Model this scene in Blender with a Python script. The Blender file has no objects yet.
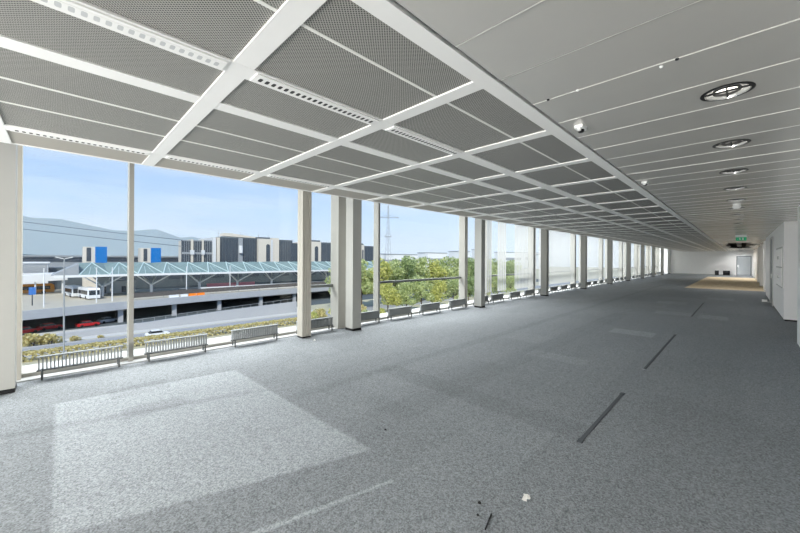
import bpy, bmesh, math, random
from mathutils import Vector, Matrix
random.seed(7)
SC = bpy.context.scene
COL = SC.collection
# ------------------------------------------------------------------ camera
FPX, YAW, HORIZON, ROLL, EYE = 341.4, .7849, 259.23, -.0048, 1.6
cd = bpy.data.cameras.new('camera'); cam = bpy.data.objects.new('camera', cd); COL.objects.link(cam)
cd.sensor_width = 36; cd.lens = FPX/800*36
cd.shift_y = -(266.5-HORIZON)/800
cd.clip_start = .05; cd.clip_end = 20000
fw = Vector((math.cos(YAW), math.sin(YAW), 0)); rt = Vector((math.sin(YAW), -math.cos(YAW), 0)); up = Vector((0, 0, 1))
R_ = rt*math.cos(ROLL) - up*math.sin(ROLL); U_ = rt*math.sin(ROLL) + up*math.cos(ROLL)
cam.matrix_world = Matrix(((R_.x, U_.x, -fw.x, 0), (R_.y, U_.y, -fw.y, 0), (R_.z, U_.z, -fw.z, EYE), (0, 0, 0, 1)))
SC.camera = cam
# ------------------------------------------------------------------ exposure, world, sun, area lights
SC.view_settings.view_transform = 'Standard'; SC.view_settings.look = 'None'
SC.view_settings.gamma = 1; SC.view_settings.use_curve_mapping = False
SC.view_settings.exposure = 0.0
SC.cycles.use_denoising = True
SC.cycles.max_bounces = 10; SC.cycles.diffuse_bounces = 6; SC.cycles.transparent_max_bounces = 16
SC.cycles.sample_clamp_indirect = 4; SC.cycles.volume_bounces = 3

def world():
    w = bpy.data.worlds.new('sky'); SC.world = w; w.use_nodes = True
    nt = w.node_tree; nt.nodes.clear(); N = nt.nodes.new; L = nt.links.new
    out = N('ShaderNodeOutputWorld'); bg = N('ShaderNodeBackground'); tc = N('ShaderNodeTexCoord')
    sep = N('ShaderNodeSeparateXYZ'); L(tc.outputs['Generated'], sep.inputs[0])
    rp = N('ShaderNodeValToRGB'); L(sep.outputs['Z'], rp.inputs[0])
    e = rp.color_ramp.elements
    e[0].position = 0.0; e[0].color = (.72, .83, .95, 1)
    e[1].position = 1.0; e[1].color = (.16, .36, .80, 1)
    for p, c in ((.05, (.62, .77, .95)), (.12, (.40, .65, .98)), (.21, (.21, .48, .98)), (.40, (.2, .44, .92))):
        k = e.new(p); k.color = (*c, 1)
    mp = N('ShaderNodeMapping'); mp.inputs['Scale'].default_value = (1.6, 1.6, 9); mp.inputs['Rotation'].default_value = (.25, .1, 0)
    L(tc.outputs['Generated'], mp.inputs[0])
    nz = N('ShaderNodeTexNoise'); nz.inputs['Scale'].default_value = 1.7; nz.inputs['Detail'].default_value = 6; nz.inputs['Roughness'].default_value = .55
    L(mp.outputs[0], nz.inputs['Vector'])
    cr = N('ShaderNodeValToRGB'); cr.color_ramp.elements[0].position = .44; cr.color_ramp.elements[1].position = .70
    cr.color_ramp.elements[1].color = (.7, .7, .7, 1)
    L(nz.outputs['Fac'], cr.inputs[0])
    mx = N('ShaderNodeMix'); mx.data_type = 'RGBA'; mx.inputs[7].default_value = (.78, .86, .97, 1)
    L(cr.outputs[0], mx.inputs[0]); L(rp.outputs[0], mx.inputs[6])
    L(mx.outputs[2], bg.inputs[0]); bg.inputs[1].default_value = 1.0
    L(bg.outputs[0], out.inputs[0])
world()

def lamp(name, kind, energy, color, loc, direction, size=None, angle=None):
    d = bpy.data.lights.new(name, kind); d.energy = energy; d.color = color
    if size: d.shape = 'RECTANGLE'; d.size, d.size_y = size
    if angle: d.angle = angle
    o = bpy.data.objects.new(name, d); COL.objects.link(o); o.location = loc
    o.rotation_euler = Vector(direction).to_track_quat('-Z', 'Y').to_euler()
    return o
lamp('sun', 'SUN', 4.6, (1, .95, .86), (0, 0, 40), (.45, .62, -.75), angle=.02)
# added unseen fill lamps: one outside above the facade, one behind the camera
lamp('facade_fill', 'AREA', 15500, (1, .99, .97), (23, 11.5, 8.0), (0, -1, -.68), size=(64, 4.4))
lamp('rear_fill', 'AREA', 1900, (1, .985, .96), (-5.4, 2.6, 1.3), (1, 0, .55), size=(2.4, 7.0))

# ------------------------------------------------------------------ materials
MAT = {}
def lin(r, g, b):
    f = lambda v: (v/255)/12.92 if v <= 10 else (((v/255)+.055)/1.055)**2.4
    return (f(r), f(g), f(b), 1)
def mat(name, rgb, rough=.6, metal=0.0, spec=.3, noise=0, nscale=5, emit=0):
    m = bpy.data.materials.new(name); m.use_nodes = True; MAT[name] = m
    nt = m.node_tree; b = nt.nodes['Principled BSDF']
    c = lin(*rgb)
    b.inputs['Base Color'].default_value = c; b.inputs['Roughness'].default_value = rough
    b.inputs['Metallic'].default_value = metal; b.inputs['Specular IOR Level'].default_value = spec
    tc = nt.nodes.new('ShaderNodeTexCoord'); nz = nt.nodes.new('ShaderNodeTexNoise')
    nz.inputs['Scale'].default_value = nscale; nz.inputs['Detail'].default_value = 4
    nt.links.new(tc.outputs['Object'], nz.inputs['Vector'])
    mr = nt.nodes.new('ShaderNodeMapRange'); mr.inputs['To Min'].default_value = 1-(noise or .03); mr.inputs['To Max'].default_value = 1+(noise or .03)
    nt.links.new(nz.outputs['Fac'], mr.inputs['Value'])
    mx = nt.nodes.new('ShaderNodeMix'); mx.data_type = 'RGBA'; mx.blend_type = 'MULTIPLY'; mx.inputs[0].default_value = 1
    mx.inputs[6].default_value = c; nt.links.new(mr.outputs[0], mx.inputs[7])
    nt.links.new(mx.outputs[2], b.inputs['Base Color'])
    if emit:
        b.inputs['Emission Color'].default_value = c; b.inputs['Emission Strength'].default_value = emit
    return m
mat('wall_paint', (248, 247, 245), .7); mat('wall_grey', (196, 196, 193), .7)
mat('column_paint', (168, 168, 163), .5); mat('plinth_black', (22, 22, 24), .5)
mat('cream_paint', (176, 172, 162), .5)
mat('beam_white', (242, 241, 238), .5); mat('joint_white', (236, 235, 230), .5)
mat('plank_joint', (213, 211, 206), .5); mat('plank_metal', (216, 213, 206), .24, .4, .5); mat('gap_dark', (22, 22, 22), .9)
mat('edge_panel', (168, 163, 154), .6)
mat('slot_dark', (28, 28, 30), .8); mat('void_black', (10, 10, 11), .9)
mat('frame_alu', (168, 166, 159), .45, .1); mat('frame_dark', (120, 123, 120), .45, .1)
mat('radiator_paint', (146, 149, 148), .4); mat('radiator_grey', (96, 99, 99), .5)
mat('sill_white', (178, 179, 179), .5); mat('concrete_slab', (170, 168, 164), .8)
mat('reflector_white', (214, 215, 214), .22, .7, .6); mat('chrome', (225, 226, 226), .12, 1.0); mat('lamp_glow', (255, 250, 240), .5, emit=5)
mat('black_plastic', (24, 24, 26), .5); mat('white_plastic', (238, 238, 236), .4)
mat('sign_green', (28, 150, 105), .5, emit=.35); mat('paper', (228, 226, 220), .8)
mat('strip_dark', (78, 82, 86), .7); mat('door_grey', (120, 124, 126), .5)
mat('panel_line', (185, 185, 182), .6)
# outside
mat('asphalt', (150, 152, 155), .9, noise=.1, nscale=.2); mat('road_pale', (188, 188, 186), .9, noise=.06, nscale=.15)
mat('ground_sand', (176, 172, 150), .9, noise=.2, nscale=.12); mat('deck_top', (178, 172, 158), .9, noise=.12, nscale=.1)
mat('concrete_pale', (170, 172, 176), .8, noise=.08, nscale=.3); mat('concrete_dim', (168, 171, 176), .85, noise=.1, nscale=.4)
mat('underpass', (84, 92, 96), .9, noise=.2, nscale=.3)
mat('rib_teal', (196, 214, 212), .5); mat('steel_white', (222, 224, 226), .5); mat('steel_grey', (150, 154, 158), .5); mat('rail_brown', (92, 88, 86), .7)
mat('roof_teal', (118, 138, 136), .6, .0, .3, noise=.2, nscale=.3); mat('facade_dark', (78, 88, 95), .4, 0, .5, noise=.25, nscale=.3)
mat('window_dark', (66, 74, 84), .25, 0, .6, noise=.25, nscale=.4); mat('tower_cream', (212, 205, 193), .8); mat('tower_white', (214, 216, 218), .7)
mat('blue_cladding', (0, 112, 188), .5); mat('pink_hoarding', (232, 150, 160), .7); mat('roof_grey', (150, 155, 160), .7)
mat('orange', (240, 130, 30), .6); mat('car_red', (190, 28, 34), .35); mat('car_white', (238, 240, 242), .3); mat('car_silver', (165, 170, 175), .3)
mat('tyre', (25, 25, 27), .8); mat('glass_dark', (36, 42, 48), .15, 0, .6); mat('bark', (96, 80, 64), .9)
mat('sign_blue', (50, 110, 185), .5); mat('bus_ochre', (190, 130, 50), .6); mat('hill', (70, 98, 104), 1, spec=0, noise=.3, nscale=.004)
mat('far_white', (222, 224, 226), .8)

def leafmat(name, c0, c1):
    m = bpy.data.materials.new(name); m.use_nodes = True; MAT[name] = m
    nt = m.node_tree; b = nt.nodes['Principled BSDF']; b.inputs['Roughness'].default_value = .7; b.inputs['Specular IOR Level'].default_value = .15
    g = nt.nodes.new('ShaderNodeNewGeometry'); r = nt.nodes.new('ShaderNodeValToRGB')
    r.color_ramp.elements[0].color = lin(*c0); r.color_ramp.elements[1].color = lin(*c1)
    nt.links.new(g.outputs['Random Per Island'], r.inputs[0]); nt.links.new(r.outputs[0], b.inputs['Base Color'])
    tr = nt.nodes.new('ShaderNodeBsdfTranslucent'); nt.links.new(r.outputs[0], tr.inputs[0])
    mx = nt.nodes.new('ShaderNodeMixShader'); mx.inputs[0].default_value = .5
    nt.links.new(b.outputs[0], mx.inputs[1]); nt.links.new(tr.outputs[0], mx.inputs[2])
    nt.links.new(mx.outputs[0], nt.nodes['Material Output'].inputs[0])
leafmat('leaf_green', (156, 172, 110), (234, 238, 184)); leafmat('leaf_bright', (172, 180, 98), (240, 236, 160))
leafmat('leaf_yellow', (186, 174, 112), (244, 234, 184)); leafmat('leaf_deep', (134, 152, 104), (206, 218, 160))

def glass():
    m = bpy.data.materials.new('clear_glass'); m.use_nodes = True; MAT['clear_glass'] = m
    nt = m.node_tree; nt.nodes.clear(); N = nt.nodes.new
    o = N('ShaderNodeOutputMaterial'); t = N('ShaderNodeBsdfTransparent'); t.inputs[0].default_value = (.965, .98, .975, 1)
    g = N('ShaderNodeBsdfGlossy'); g.inputs['Roughness'].default_value = .02
    L = nt.links.new; ge = N('ShaderNodeNewGeometry'); dp = N('ShaderNodeVectorMath'); dp.operation = 'DOT_PRODUCT'
    L(ge.outputs['Normal'], dp.inputs[0]); L(ge.outputs['Incoming'], dp.inputs[1])
    def M(op, x, v):
        n = N('ShaderNodeMath'); n.operation = op; L(x, n.inputs[0]); n.inputs[1].default_value = v; return n.outputs[0]
    c = M('ABSOLUTE', dp.outputs['Value'], 0); i = N('ShaderNodeMath'); i.operation = 'SUBTRACT'; i.inputs[0].default_value = 1; L(c, i.inputs[1])
    k = M('MULTIPLY', M('POWER', i.outputs[0], 5), .35); k = M('ADD', k, .022)      # thin-pane reflectance
    mx = N('ShaderNodeMixShader'); L(k, mx.inputs[0]); L(t.outputs[0], mx.inputs[1]); L(g.outputs[0], mx.inputs[2])
    nt.links.new(mx.outputs[0], o.inputs[0])
glass()
def blindmat():
    m = bpy.data.materials.new('blind_fabric'); m.use_nodes = True; MAT['blind_fabric'] = m
    nt = m.node_tree; nt.nodes.clear(); N = nt.nodes.new
    o = N('ShaderNodeOutputMaterial'); d = N('ShaderNodeBsdfDiffuse'); t = N('ShaderNodeBsdfTranslucent'); p = N('ShaderNodeBsdfTransparent')
    d.inputs[0].default_value = (.78, .78, .76, 1); t.inputs[0].default_value = (.50, .50, .48, 1)
    tc = N('ShaderNodeTexCoord'); wv = N('ShaderNodeTexWave'); wv.inputs['Scale'].default_value = 30; wv.bands_direction = 'Z'
    nt.links.new(tc.outputs['Object'], wv.inputs['Vector'])
    mr = N('ShaderNodeMapRange'); mr.inputs['To Min'].default_value = .0; mr.inputs['To Max'].default_value = .025
    nt.links.new(wv.outputs['Fac'], mr.inputs['Value'])
    a = N('ShaderNodeMixShader'); a.inputs[0].default_value = .6; nt.links.new(d.outputs[0], a.inputs[1]); nt.links.new(t.outputs[0], a.inputs[2])
    b = N('ShaderNodeMixShader'); nt.links.new(mr.outputs[0], b.inputs[0]); nt.links.new(a.outputs[0], b.inputs[1]); nt.links.new(p.outputs[0], b.inputs[2])
    nt.links.new(b.outputs[0], o.inputs[0])
blindmat()
def perfmat():
    """perforated steel sheet: round holes on a diagonal 11 mm pitch, black behind"""
    m = bpy.data.materials.new('perforated_metal'); m.use_nodes = True; MAT['perforated_metal'] = m
    nt = m.node_tree; b = nt.nodes['Principled BSDF']; b.inputs['Roughness'].default_value = .5; b.inputs['Metallic'].default_value = .1
    N = nt.nodes.new; L = nt.links.new
    def M(op, a, c=None, v=None):
        n = N('ShaderNodeMath'); n.operation = op; L(a, n.inputs[0])
        if c is not None: L(c, n.inputs[1])
        if v is not None: n.inputs[1].default_value = v
        return n.outputs[0]
    tc = N('ShaderNodeTexCoord'); sp = N('ShaderNodeSeparateXYZ'); L(tc.outputs['Object'], sp.inputs[0])
    s, d = M('ADD', sp.outputs[0], sp.outputs[1]), M('SUBTRACT', sp.outputs[0], sp.outputs[1])
    q = []
    for c in (s, d):
        k = M('MULTIPLY', c, v=1/.0165); k = M('FRACT', k); k = M('SUBTRACT', k, v=.5); q.append(M('MULTIPLY', k, k))
    r2 = M('ADD', q[0], q[1]); hole = M('LESS_THAN', r2, v=.11)
    nz = N('ShaderNodeTexNoise'); nz.inputs['Scale'].default_value = 1.2; L(tc.outputs['Object'], nz.inputs['Vector'])
    rp = N('ShaderNodeValToRGB'); rp.color_ramp.elements[0].color = lin(158, 156, 151); rp.color_ramp.elements[1].color = lin(172, 170, 164)
    L(nz.outputs['Fac'], rp.inputs[0])
    mx = N('ShaderNodeMix'); mx.data_type = 'RGBA'; L(hole, mx.inputs[0]); L(rp.outputs[0], mx.inputs[6]); mx.inputs[7].default_value = lin(50, 50, 48)
    L(mx.outputs[2], b.inputs['Base Color'])
perfmat()
def slotmat(name, hole):
    m = bpy.data.materials.new(name); m.use_nodes = True; MAT[name] = m
    nt = m.node_tree; b = nt.nodes['Principled BSDF']; b.inputs['Roughness'].default_value = .5; N = nt.nodes.new; L = nt.links.new
    def M(op, a, v):
        n = N('ShaderNodeMath'); n.operation = op; L(a, n.inputs[0]); n.inputs[1].default_value = v; return n.outputs[0]
    tc = N('ShaderNodeTexCoord'); sp = N('ShaderNodeSeparateXYZ'); L(tc.outputs['Object'], sp.inputs[0])
    u = M('MULTIPLY', M('ABSOLUTE', M('SUBTRACT', M('FRACT', M('MULTIPLY', sp.outputs[0], 25)  , 0), .5), 0), 1/.27)
    v = M('MULTIPLY', M('ABSOLUTE', sp.outputs[1], 0), 1/.021)
    p = N('ShaderNodeMath'); p.operation = 'ADD'; L(M('POWER', u, 4), p.inputs[0]); L(M('POWER', v, 4), p.inputs[1])
    h = M('LESS_THAN', p.outputs[0], 1)
    mx = N('ShaderNodeMix'); mx.data_type = 'RGBA'; L(h, mx.inputs[0]); mx.inputs[6].default_value = lin(240, 239, 236); mx.inputs[7].default_value = lin(*hole)
    L(mx.outputs[2], b.inputs['Base Color'])
slotmat('slot_pattern', (30, 30, 32)); slotmat('slot_pattern_white', (196, 197, 197))

def carpet():
    m = bpy.data.materials.new('carpet'); m.use_nodes = True; MAT['carpet'] = m
    nt = m.node_tree; b = nt.nodes['Principled BSDF']; b.inputs['Roughness'].default_value = .95; b.inputs['Specular IOR Level'].default_value = .08
    N = nt.nodes.new; L = nt.links.new
    def V(x):
        if isinstance(x, (int, float)):
            n = N('ShaderNodeValue'); n.outputs[0].default_value = x; return n.outputs[0]
        return x
    def M(op, a, c=None, d=None, clamp=False):
        n = N('ShaderNodeMath'); n.operation = op; n.use_clamp = clamp
        for i, z in enumerate((a, c, d)):
            if z is None: continue
            if isinstance(z, (int, float)): n.inputs[i].default_value = z
            else: L(z, n.inputs[i])
        return n.outputs[0]
    tc = N('ShaderNodeTexCoord'); sp = N('ShaderNodeSeparateXYZ'); L(tc.outputs['Object'], sp.inputs[0]); X, Y = sp.outputs[0], sp.outputs[1]
    def half(px, py, qx, qy, soft):      # 1 on the left of p->q
        dx, dy = qx-px, qy-py; l = math.hypot(dx, dy); nx, ny = -dy/l, dx/l
        d = M('ADD', M('MULTIPLY', X, nx), M('ADD', M('MULTIPLY', Y, ny), -(nx*px+ny*py)))
        return M('ADD', M('MULTIPLY', d, 1/soft), .5, clamp=True)
    def poly(pts, soft=.05):
        r = None
        for i in range(len(pts)):
            h = half(*pts[i], *pts[(i+1) % len(pts)], soft); r = h if r is None else M('MULTIPLY', r, h)
        return r
    def rect(x0, x1, y0, y1, soft=.03): return poly([(x0, y0), (x1, y0), (x1, y1), (x0, y1)], soft)
    # pile speckle
    n1 = N('ShaderNodeTexNoise'); n1.inputs['Scale'].default_value = 130; n1.inputs['Detail'].default_value = 3; L(tc.outputs['Object'], n1.inputs['Vector'])
    n2 = N('ShaderNodeTexNoise'); n2.inputs['Scale'].default_value = .45; n2.inputs['Detail'].default_value = 4; L(tc.outputs['Object'], n2.inputs['Vector'])
    n3 = N('ShaderNodeTexNoise'); n3.inputs['Scale'].default_value = 85; n3.inputs['Detail'].default_value = 2; L(tc.outputs['Object'], n3.inputs['Vector'])
    br = N('ShaderNodeTexBrick'); br.offset = 0; br.inputs['Scale'].default_value = 1
    br.inputs['Color1'].default_value = (.46, .46, .46, 1); br.inputs['Color2'].default_value = (.54, .54, .54, 1); br.inputs['Mortar'].default_value = (.47, .47, .47, 1)
    br.inputs['Mortar Size'].default_value = .004; br.inputs['Brick Width'].default_value = 2.4; br.inputs['Row Height'].default_value = .6
    L(tc.outputs['Object'], br.inputs['Vector'])
    def tuft(sc):
        vm = N('ShaderNodeVectorMath'); vm.operation = 'SCALE'; vm.inputs[3].default_value = sc; L(tc.outputs['Object'], vm.inputs[0])
        fl = N('ShaderNodeVectorMath'); fl.operation = 'FLOOR'; L(vm.outputs[0], fl.inputs[0])
        wn = N('ShaderNodeTexWhiteNoise'); wn.noise_dimensions = '2D'; L(fl.outputs[0], wn.inputs['Vector']); return wn.outputs['Value']
    f = M('ADD', M('MULTIPLY', M('SUBTRACT', tuft(125), .5), .62), 1.0)
    f = M('ADD', f, M('MULTIPLY', M('SUBTRACT', tuft(61), .5), .26))
    f = M('ADD', f, M('MULTIPLY', M('SUBTRACT', n3.outputs['Fac'], .5), .5))
    f = M('MULTIPLY', f, M('ADD', M('MULTIPLY', n2.outputs['Fac'], .22), .89))
    f = M('MULTIPLY', f, M('ADD', br.outputs['Color'], .5))
    def gain(mask, g):
        nonlocal f
        f = M('MULTIPLY', f, M('ADD', M('MULTIPLY', mask, g-1), 1.0))
    gain(poly([(-.02, 2.78), (1.86, 2.19), (1.80, 5.13), (-.02, 5.30)], .04), 1.40)          # paler area with a slanted lower edge
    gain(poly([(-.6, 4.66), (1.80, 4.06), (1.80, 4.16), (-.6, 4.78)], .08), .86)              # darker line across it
    gain(rect(.43, 1.0, 5.0, 5.4, .02), .9); gain(rect(.46, 1.01, 4.30, 4.62, .02), .88); gain(rect(3.26, 3.62, 1.0, 3.7, .05), .92); gain(rect(2.7, 3.22, 1.2, 3.6, .03), 1.06)
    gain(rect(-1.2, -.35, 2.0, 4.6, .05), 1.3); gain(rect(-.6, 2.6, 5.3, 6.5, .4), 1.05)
    gain(poly([(.72, 2.0), (1.72, 1.76), (1.72, 1.79), (.72, 2.04)], .02), 1.5)               # pale line
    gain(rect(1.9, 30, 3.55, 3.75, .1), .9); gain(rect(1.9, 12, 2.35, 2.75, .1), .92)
    gain(rect(8.7, 9.3, 1.3, 2.1), 1.22); gain(rect(12.6, 13.5, .25, .85), 1.2); gain(rect(12.8, 13.6, 1.0, 1.9), 1.15); gain(rect(5.6, 6.0, 1.7, 2.6), 1.12)
    gain(rect(16, 17, 1.4, 2.3), 1.15); gain(rect(19, 20.2, .2, 1.0), 1.12); gain(rect(6.5, 7.2, 2.7, 3.4), 1.08)
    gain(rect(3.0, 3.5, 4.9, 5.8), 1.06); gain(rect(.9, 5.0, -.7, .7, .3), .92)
    cb = N('ShaderNodeMix'); cb.data_type = 'RGBA'; cb.blend_type = 'MULTIPLY'; cb.inputs[0].default_value = 1
    cb.inputs[6].default_value = lin(134, 138, 141); L(f, cb.inputs[7])
    # bare boarded floor where the carpet was taken up
    bm_ = rect(26.2, 46, -1.2, 2.35, .1)
    wv = N('ShaderNodeTexNoise'); wv.inputs['Scale'].default_value = 1.3; wv.inputs['Detail'].default_value = 5
    mp = N('ShaderNodeMapping'); mp.inputs['Scale'].default_value = (.5, 5, 1); L(tc.outputs['Object'], mp.inputs[0]); L(mp.outputs[0], wv.inputs['Vector'])
    wr = N('ShaderNodeValToRGB'); wr.color_ramp.elements[0].color = lin(196, 176, 144); wr.color_ramp.elements[1].color = lin(222, 206, 178); L(wv.outputs['Fac'], wr.inputs[0])
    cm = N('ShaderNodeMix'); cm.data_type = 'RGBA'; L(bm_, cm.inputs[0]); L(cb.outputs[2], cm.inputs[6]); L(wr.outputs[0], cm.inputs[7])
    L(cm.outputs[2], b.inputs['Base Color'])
    bp = N('ShaderNodeBump'); bp.inputs['Strength'].default_value = .12; bp.inputs['Distance'].default_value = .004
    L(n1.outputs['Fac'], bp.inputs['Height']); L(bp.outputs[0], b.inputs['Normal'])
carpet()

# ------------------------------------------------------------------ mesh helpers
class MB:
    def __init__(s): s.v, s.f, s.m = [], [], []
    def face(s, pts, mi=0):
        n = len(s.v); s.v += [tuple(p) for p in pts]; s.f.append(tuple(range(n, n+len(pts)))); s.m.append(mi)
    def box(s, x0, x1, y0, y1, z0, z1, mi=0):
        n = len(s.v); s.v += [(x, y, z) for z in (z0, z1) for y in (y0, y1) for x in (x0, x1)]
        for q in ((0, 2, 3, 1), (4, 5, 7, 6), (0, 1, 5, 4), (2, 6, 7, 3), (0, 4, 6, 2), (1, 3, 7, 5)):
            s.f.append(tuple(n+i for i in q)); s.m.append(mi)
        return s
    def bar(s, p, q, r, sides=6, mi=0, r2=None):
        p, q = Vector(p), Vector(q); d = (q-p).normalized(); a = d.orthogonal().normalized(); b = d.cross(a); n = len(s.v); r2 = r if r2 is None else r2
        for c, rr in ((p, r), (q, r2)):
            for i in range(sides):
                t = 2*math.pi*(i+.5)/sides; s.v.append(tuple(c+a*math.cos(t)*rr+b*math.sin(t)*rr))
        for i in range(sides):
            j = (i+1) % sides; s.f.append((n+i, n+j, n+sides+j, n+sides+i)); s.m.append(mi)
        s.f.append(tuple(n+sides-1-i for i in range(sides))); s.m.append(mi); s.f.append(tuple(n+sides+i for i in range(sides))); s.m.append(mi)
        return s
    def prism(s, pts, axis, a, b, mi=0):
        """extrude a 2D outline along an axis ('x','y','z')"""
        mk = {'x': lambda u, v, t: (t, u, v), 'y': lambda u, v, t: (u, t, v), 'z': lambda u, v, t: (u, v, t)}[axis]
        n = len(s.v); k = len(pts)
        s.v += [mk(u, v, a) for u, v in pts] + [mk(u, v, b) for u, v in pts]
        s.f.append(tuple(n+i for i in range(k))); s.f.append(tuple(n+2*k-1-i for i in range(k))); s.m += [mi, mi]
        for i in range(k):
            j = (i+1) % k; s.f.append((n+j, n+i, n+k+i, n+k+j)); s.m.append(mi)
        return s
    def lathe(s, prof, cx, cy, seg=24, mi=0):
        n = len(s.v)
        for r, z in prof:
            for i in range(seg):
                t = 2*math.pi*i/seg; s.v.append((cx+r*math.cos(t), cy+r*math.sin(t), z))
        for k in range(len(prof)-1):
            for i in range(seg):
                j = (i+1) % seg; s.f.append((n+k*seg+i, n+k*seg+j, n+(k+1)*seg+j, n+(k+1)*seg+i)); s.m.append(mi)
        return s
    def build(s, name, mats, parent=None, fix=True):
        me = bpy.data.meshes.new(name); me.from_pydata(s.v, [], s.f)
        for m in (mats if isinstance(mats, (list, tuple)) else [mats]): me.materials.append(MAT[m])
        for p, mi in zip(me.polygons, s.m): p.material_index = mi
        if fix:
            bm = bmesh.new(); bm.from_mesh(me); bmesh.ops.recalc_face_normals(bm, faces=bm.faces); bm.to_mesh(me); bm.free()
        o = bpy.data.objects.new(name, me); COL.objects.link(o)
        if parent: o.parent = parent
        return o
def tag(o, label=None, cat=None, group=None, kind=None):
    if label: o['label'] = label
    if cat: o['category'] = cat
    if group: o['group'] = group
    if kind: o['kind'] = kind
    return o
def empty(name, loc=(0, 0, 0), rz=0):
    o = bpy.data.objects.new(name, None); COL.objects.link(o); o.location = loc; o.rotation_euler = (0, 0, rz); o.empty_display_size = .1
    return o
def copy_tree(o, parent=None):
    c = o.copy(); COL.objects.link(c); c.parent = parent
    for ch in [x for x in list(o.children)]: copy_tree(ch, c)
    return c
def struct(mb, name, m, parent=None, fix=True):
    o = mb.build(name, m, parent, fix)
    if not parent: o['kind'] = 'structure'
    return o
ONES = 'first second third fourth fifth sixth seventh eighth ninth tenth eleventh twelfth thirteenth fourteenth fifteenth sixteenth seventeenth eighteenth nineteenth'.split()
TENS = {20: 'twent', 30: 'thirt', 40: 'fort', 50: 'fift'}
def nth(n):     # 1-based
    if n < 20: return ONES[n-1]
    t, u = n//10*10, n % 10
    return TENS[t]+'ieth' if u == 0 else TENS[t]+'y-'+ONES[u-1]

# ------------------------------------------------------------------ room shell
H = 2.656; XW, XE = -6.0, 53.0; YG = 6.75; YC = 4.78; TOP = 3.95
COLX = [-.48, 4.737] + [10.03+5.37*i for i in range(8)]+[52.8]           # column centres, the last one stands at the end wall
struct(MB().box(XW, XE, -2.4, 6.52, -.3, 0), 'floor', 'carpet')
struct(MB().box(XW, XE, 6.52, 7.42, -.3, .015), 'trim_1', 'sill_white')
struct(MB().box(XW-.3, XE+.3, -2.7, 7.5, TOP, TOP+.35), 'slab_upper', 'concrete_slab')
# right side: near wall, recess, core wall, far wall with pilasters
struct(MB().box(XW, 10.2, -1.0, -.78, 0, H+.1), 'wall_right', 'wall_paint')
struct(MB().box(10.2, 10.25, -2.4, -1.0, 0, H+.1), 'wall_recess', 'wall_paint')
struct(MB().box(XW, XE, -2.7, -2.4, -.3, TOP), 'wall_back', 'wall_paint')
mb = MB().box(13.7, 23, -2.4, -.81, .045, H+.05)
struct(mb, 'wall_core', ['wall_paint'])
struct(MB().box(13.72, 23, -2.4, -.825, 0, .045), 'baseboard_core', 'plinth_black')
struct(MB().box(23, XE, -2.4, -1.1, 0, H+.05), 'wall_far_right', 'wall_paint')
struct(MB().box(XW-.3, XW, -2.7, 7.4, -.3, TOP), 'wall_rear', 'wall_paint')
# end wall with door opening y -.80..0.36
DY0, DY1, DZ = -.80, .36, 2.14
mb = MB(); mb.box(XE, XE+.25, DY1, 7.4, -.3, TOP); mb.box(XE, XE+.25, -2.7, DY0, -.3, TOP); mb.box(XE, XE+.25, DY0, DY1, DZ, TOP)
struct(mb, 'wall_end', 'wall_paint')
struct(MB().box(XE-.02, XE, DY1+.06, 5.9, 0, .07), 'baseboard_end', 'wall_grey')
d = empty('door_1', (XE, (DY0+DY1)/2, 0)); tag(d, kind='structure')
fr = MB(); w2 = (DY1-DY0)/2
fr.box(-.03, .1, -w2, -w2+.07, 0, DZ).box(-.03, .1, w2-.07, w2, 0, DZ).box(-.03, .1, -w2+.07, w2-.07, DZ-.08, DZ)
fr.build('door_frame', 'door_grey', d)
MB().box(.02, .04, -w2+.07, w2-.07, .0, DZ-.08).build('glass_pane', 'clear_glass', d)
MB().box(-.04, .02, w2-.14, w2-.11, .95, 1.15).build('handle', 'chrome', d)
# the lobby behind the glazed door
mb = MB(); mb.box(XE+4, XE+4.2, -3, 3, 0, 2.7); mb.box(XE+.25, XE+4, -3, 3, -.3, 0, 1); mb.box(XE+.25, XE+4, -3, 3, 2.7, 2.9); mb.box(XE+.25, XE+4, -3.2, -3, 0, 2.7)
struct(mb, 'wall_lobby', ['wall_paint', 'concrete_pale'])
ld = bpy.data.lights.new('lobby_lamp', 'POINT'); ld.energy = 14; ld.shadow_soft_size = .2; lo = bpy.data.objects.new('lobby_lamp', ld); COL.objects.link(lo); lo.location = (XE+2.2, 1.2, 2.3)
# door in the core wall
d = empty('door_2', (18.6, -.81, 0)); tag(d, kind='structure')
MB().box(-.68, .68, -.004, .012, .045, 2.41).build('door_leaf', 'door_grey', d)
MB().box(-.74, -.68, -.004, .03, 0, 2.47).box(.68, .74, -.004, .03, 0, 2.47).box(-.68, .68, -.004, .03, 2.41, 2.47).build('door_frame', 'wall_grey', d)
MB().box(-.58, -.55, .012, .06, 1.0, 1.14).build('handle', 'chrome', d)

# ceiling: corridor planks with round holes for the downlights and an opened-up stretch near the far end
DL = [(2.984+1.319*k, .066) for k in range(38)]
VOID = (28.2, 39.6, -.68, .74)
PX0 = 1.835-.445*18; PY0, PY1 = -2.4, 1.005
mb = MB()
def plate_hole(x0, x1, y0, y1, cx, cy, r, z):
    seg = 32; out = []
    for i in range(seg):
        t = 2*math.pi*i/seg; c, s_ = math.cos(t), math.sin(t)
        k = min((x1-cx)/c if c > 1e-6 else 1e9, (x0-cx)/c if c < -1e-6 else 1e9, (y1-cy)/s_ if s_ > 1e-6 else 1e9, (y0-cy)/s_ if s_ < -1e-6 else 1e9)
        out.append(((cx+c*r, cy+s_*r, z), (cx+c*k, cy+s_*k, z)))
    # 32 segments: the corners of the square are hit exactly when it is square
    for i in range(seg):
        a, b = out[i], out[(i+1) % seg]; mb.face([a[0], b[0], b[1], a[1]])
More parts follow.
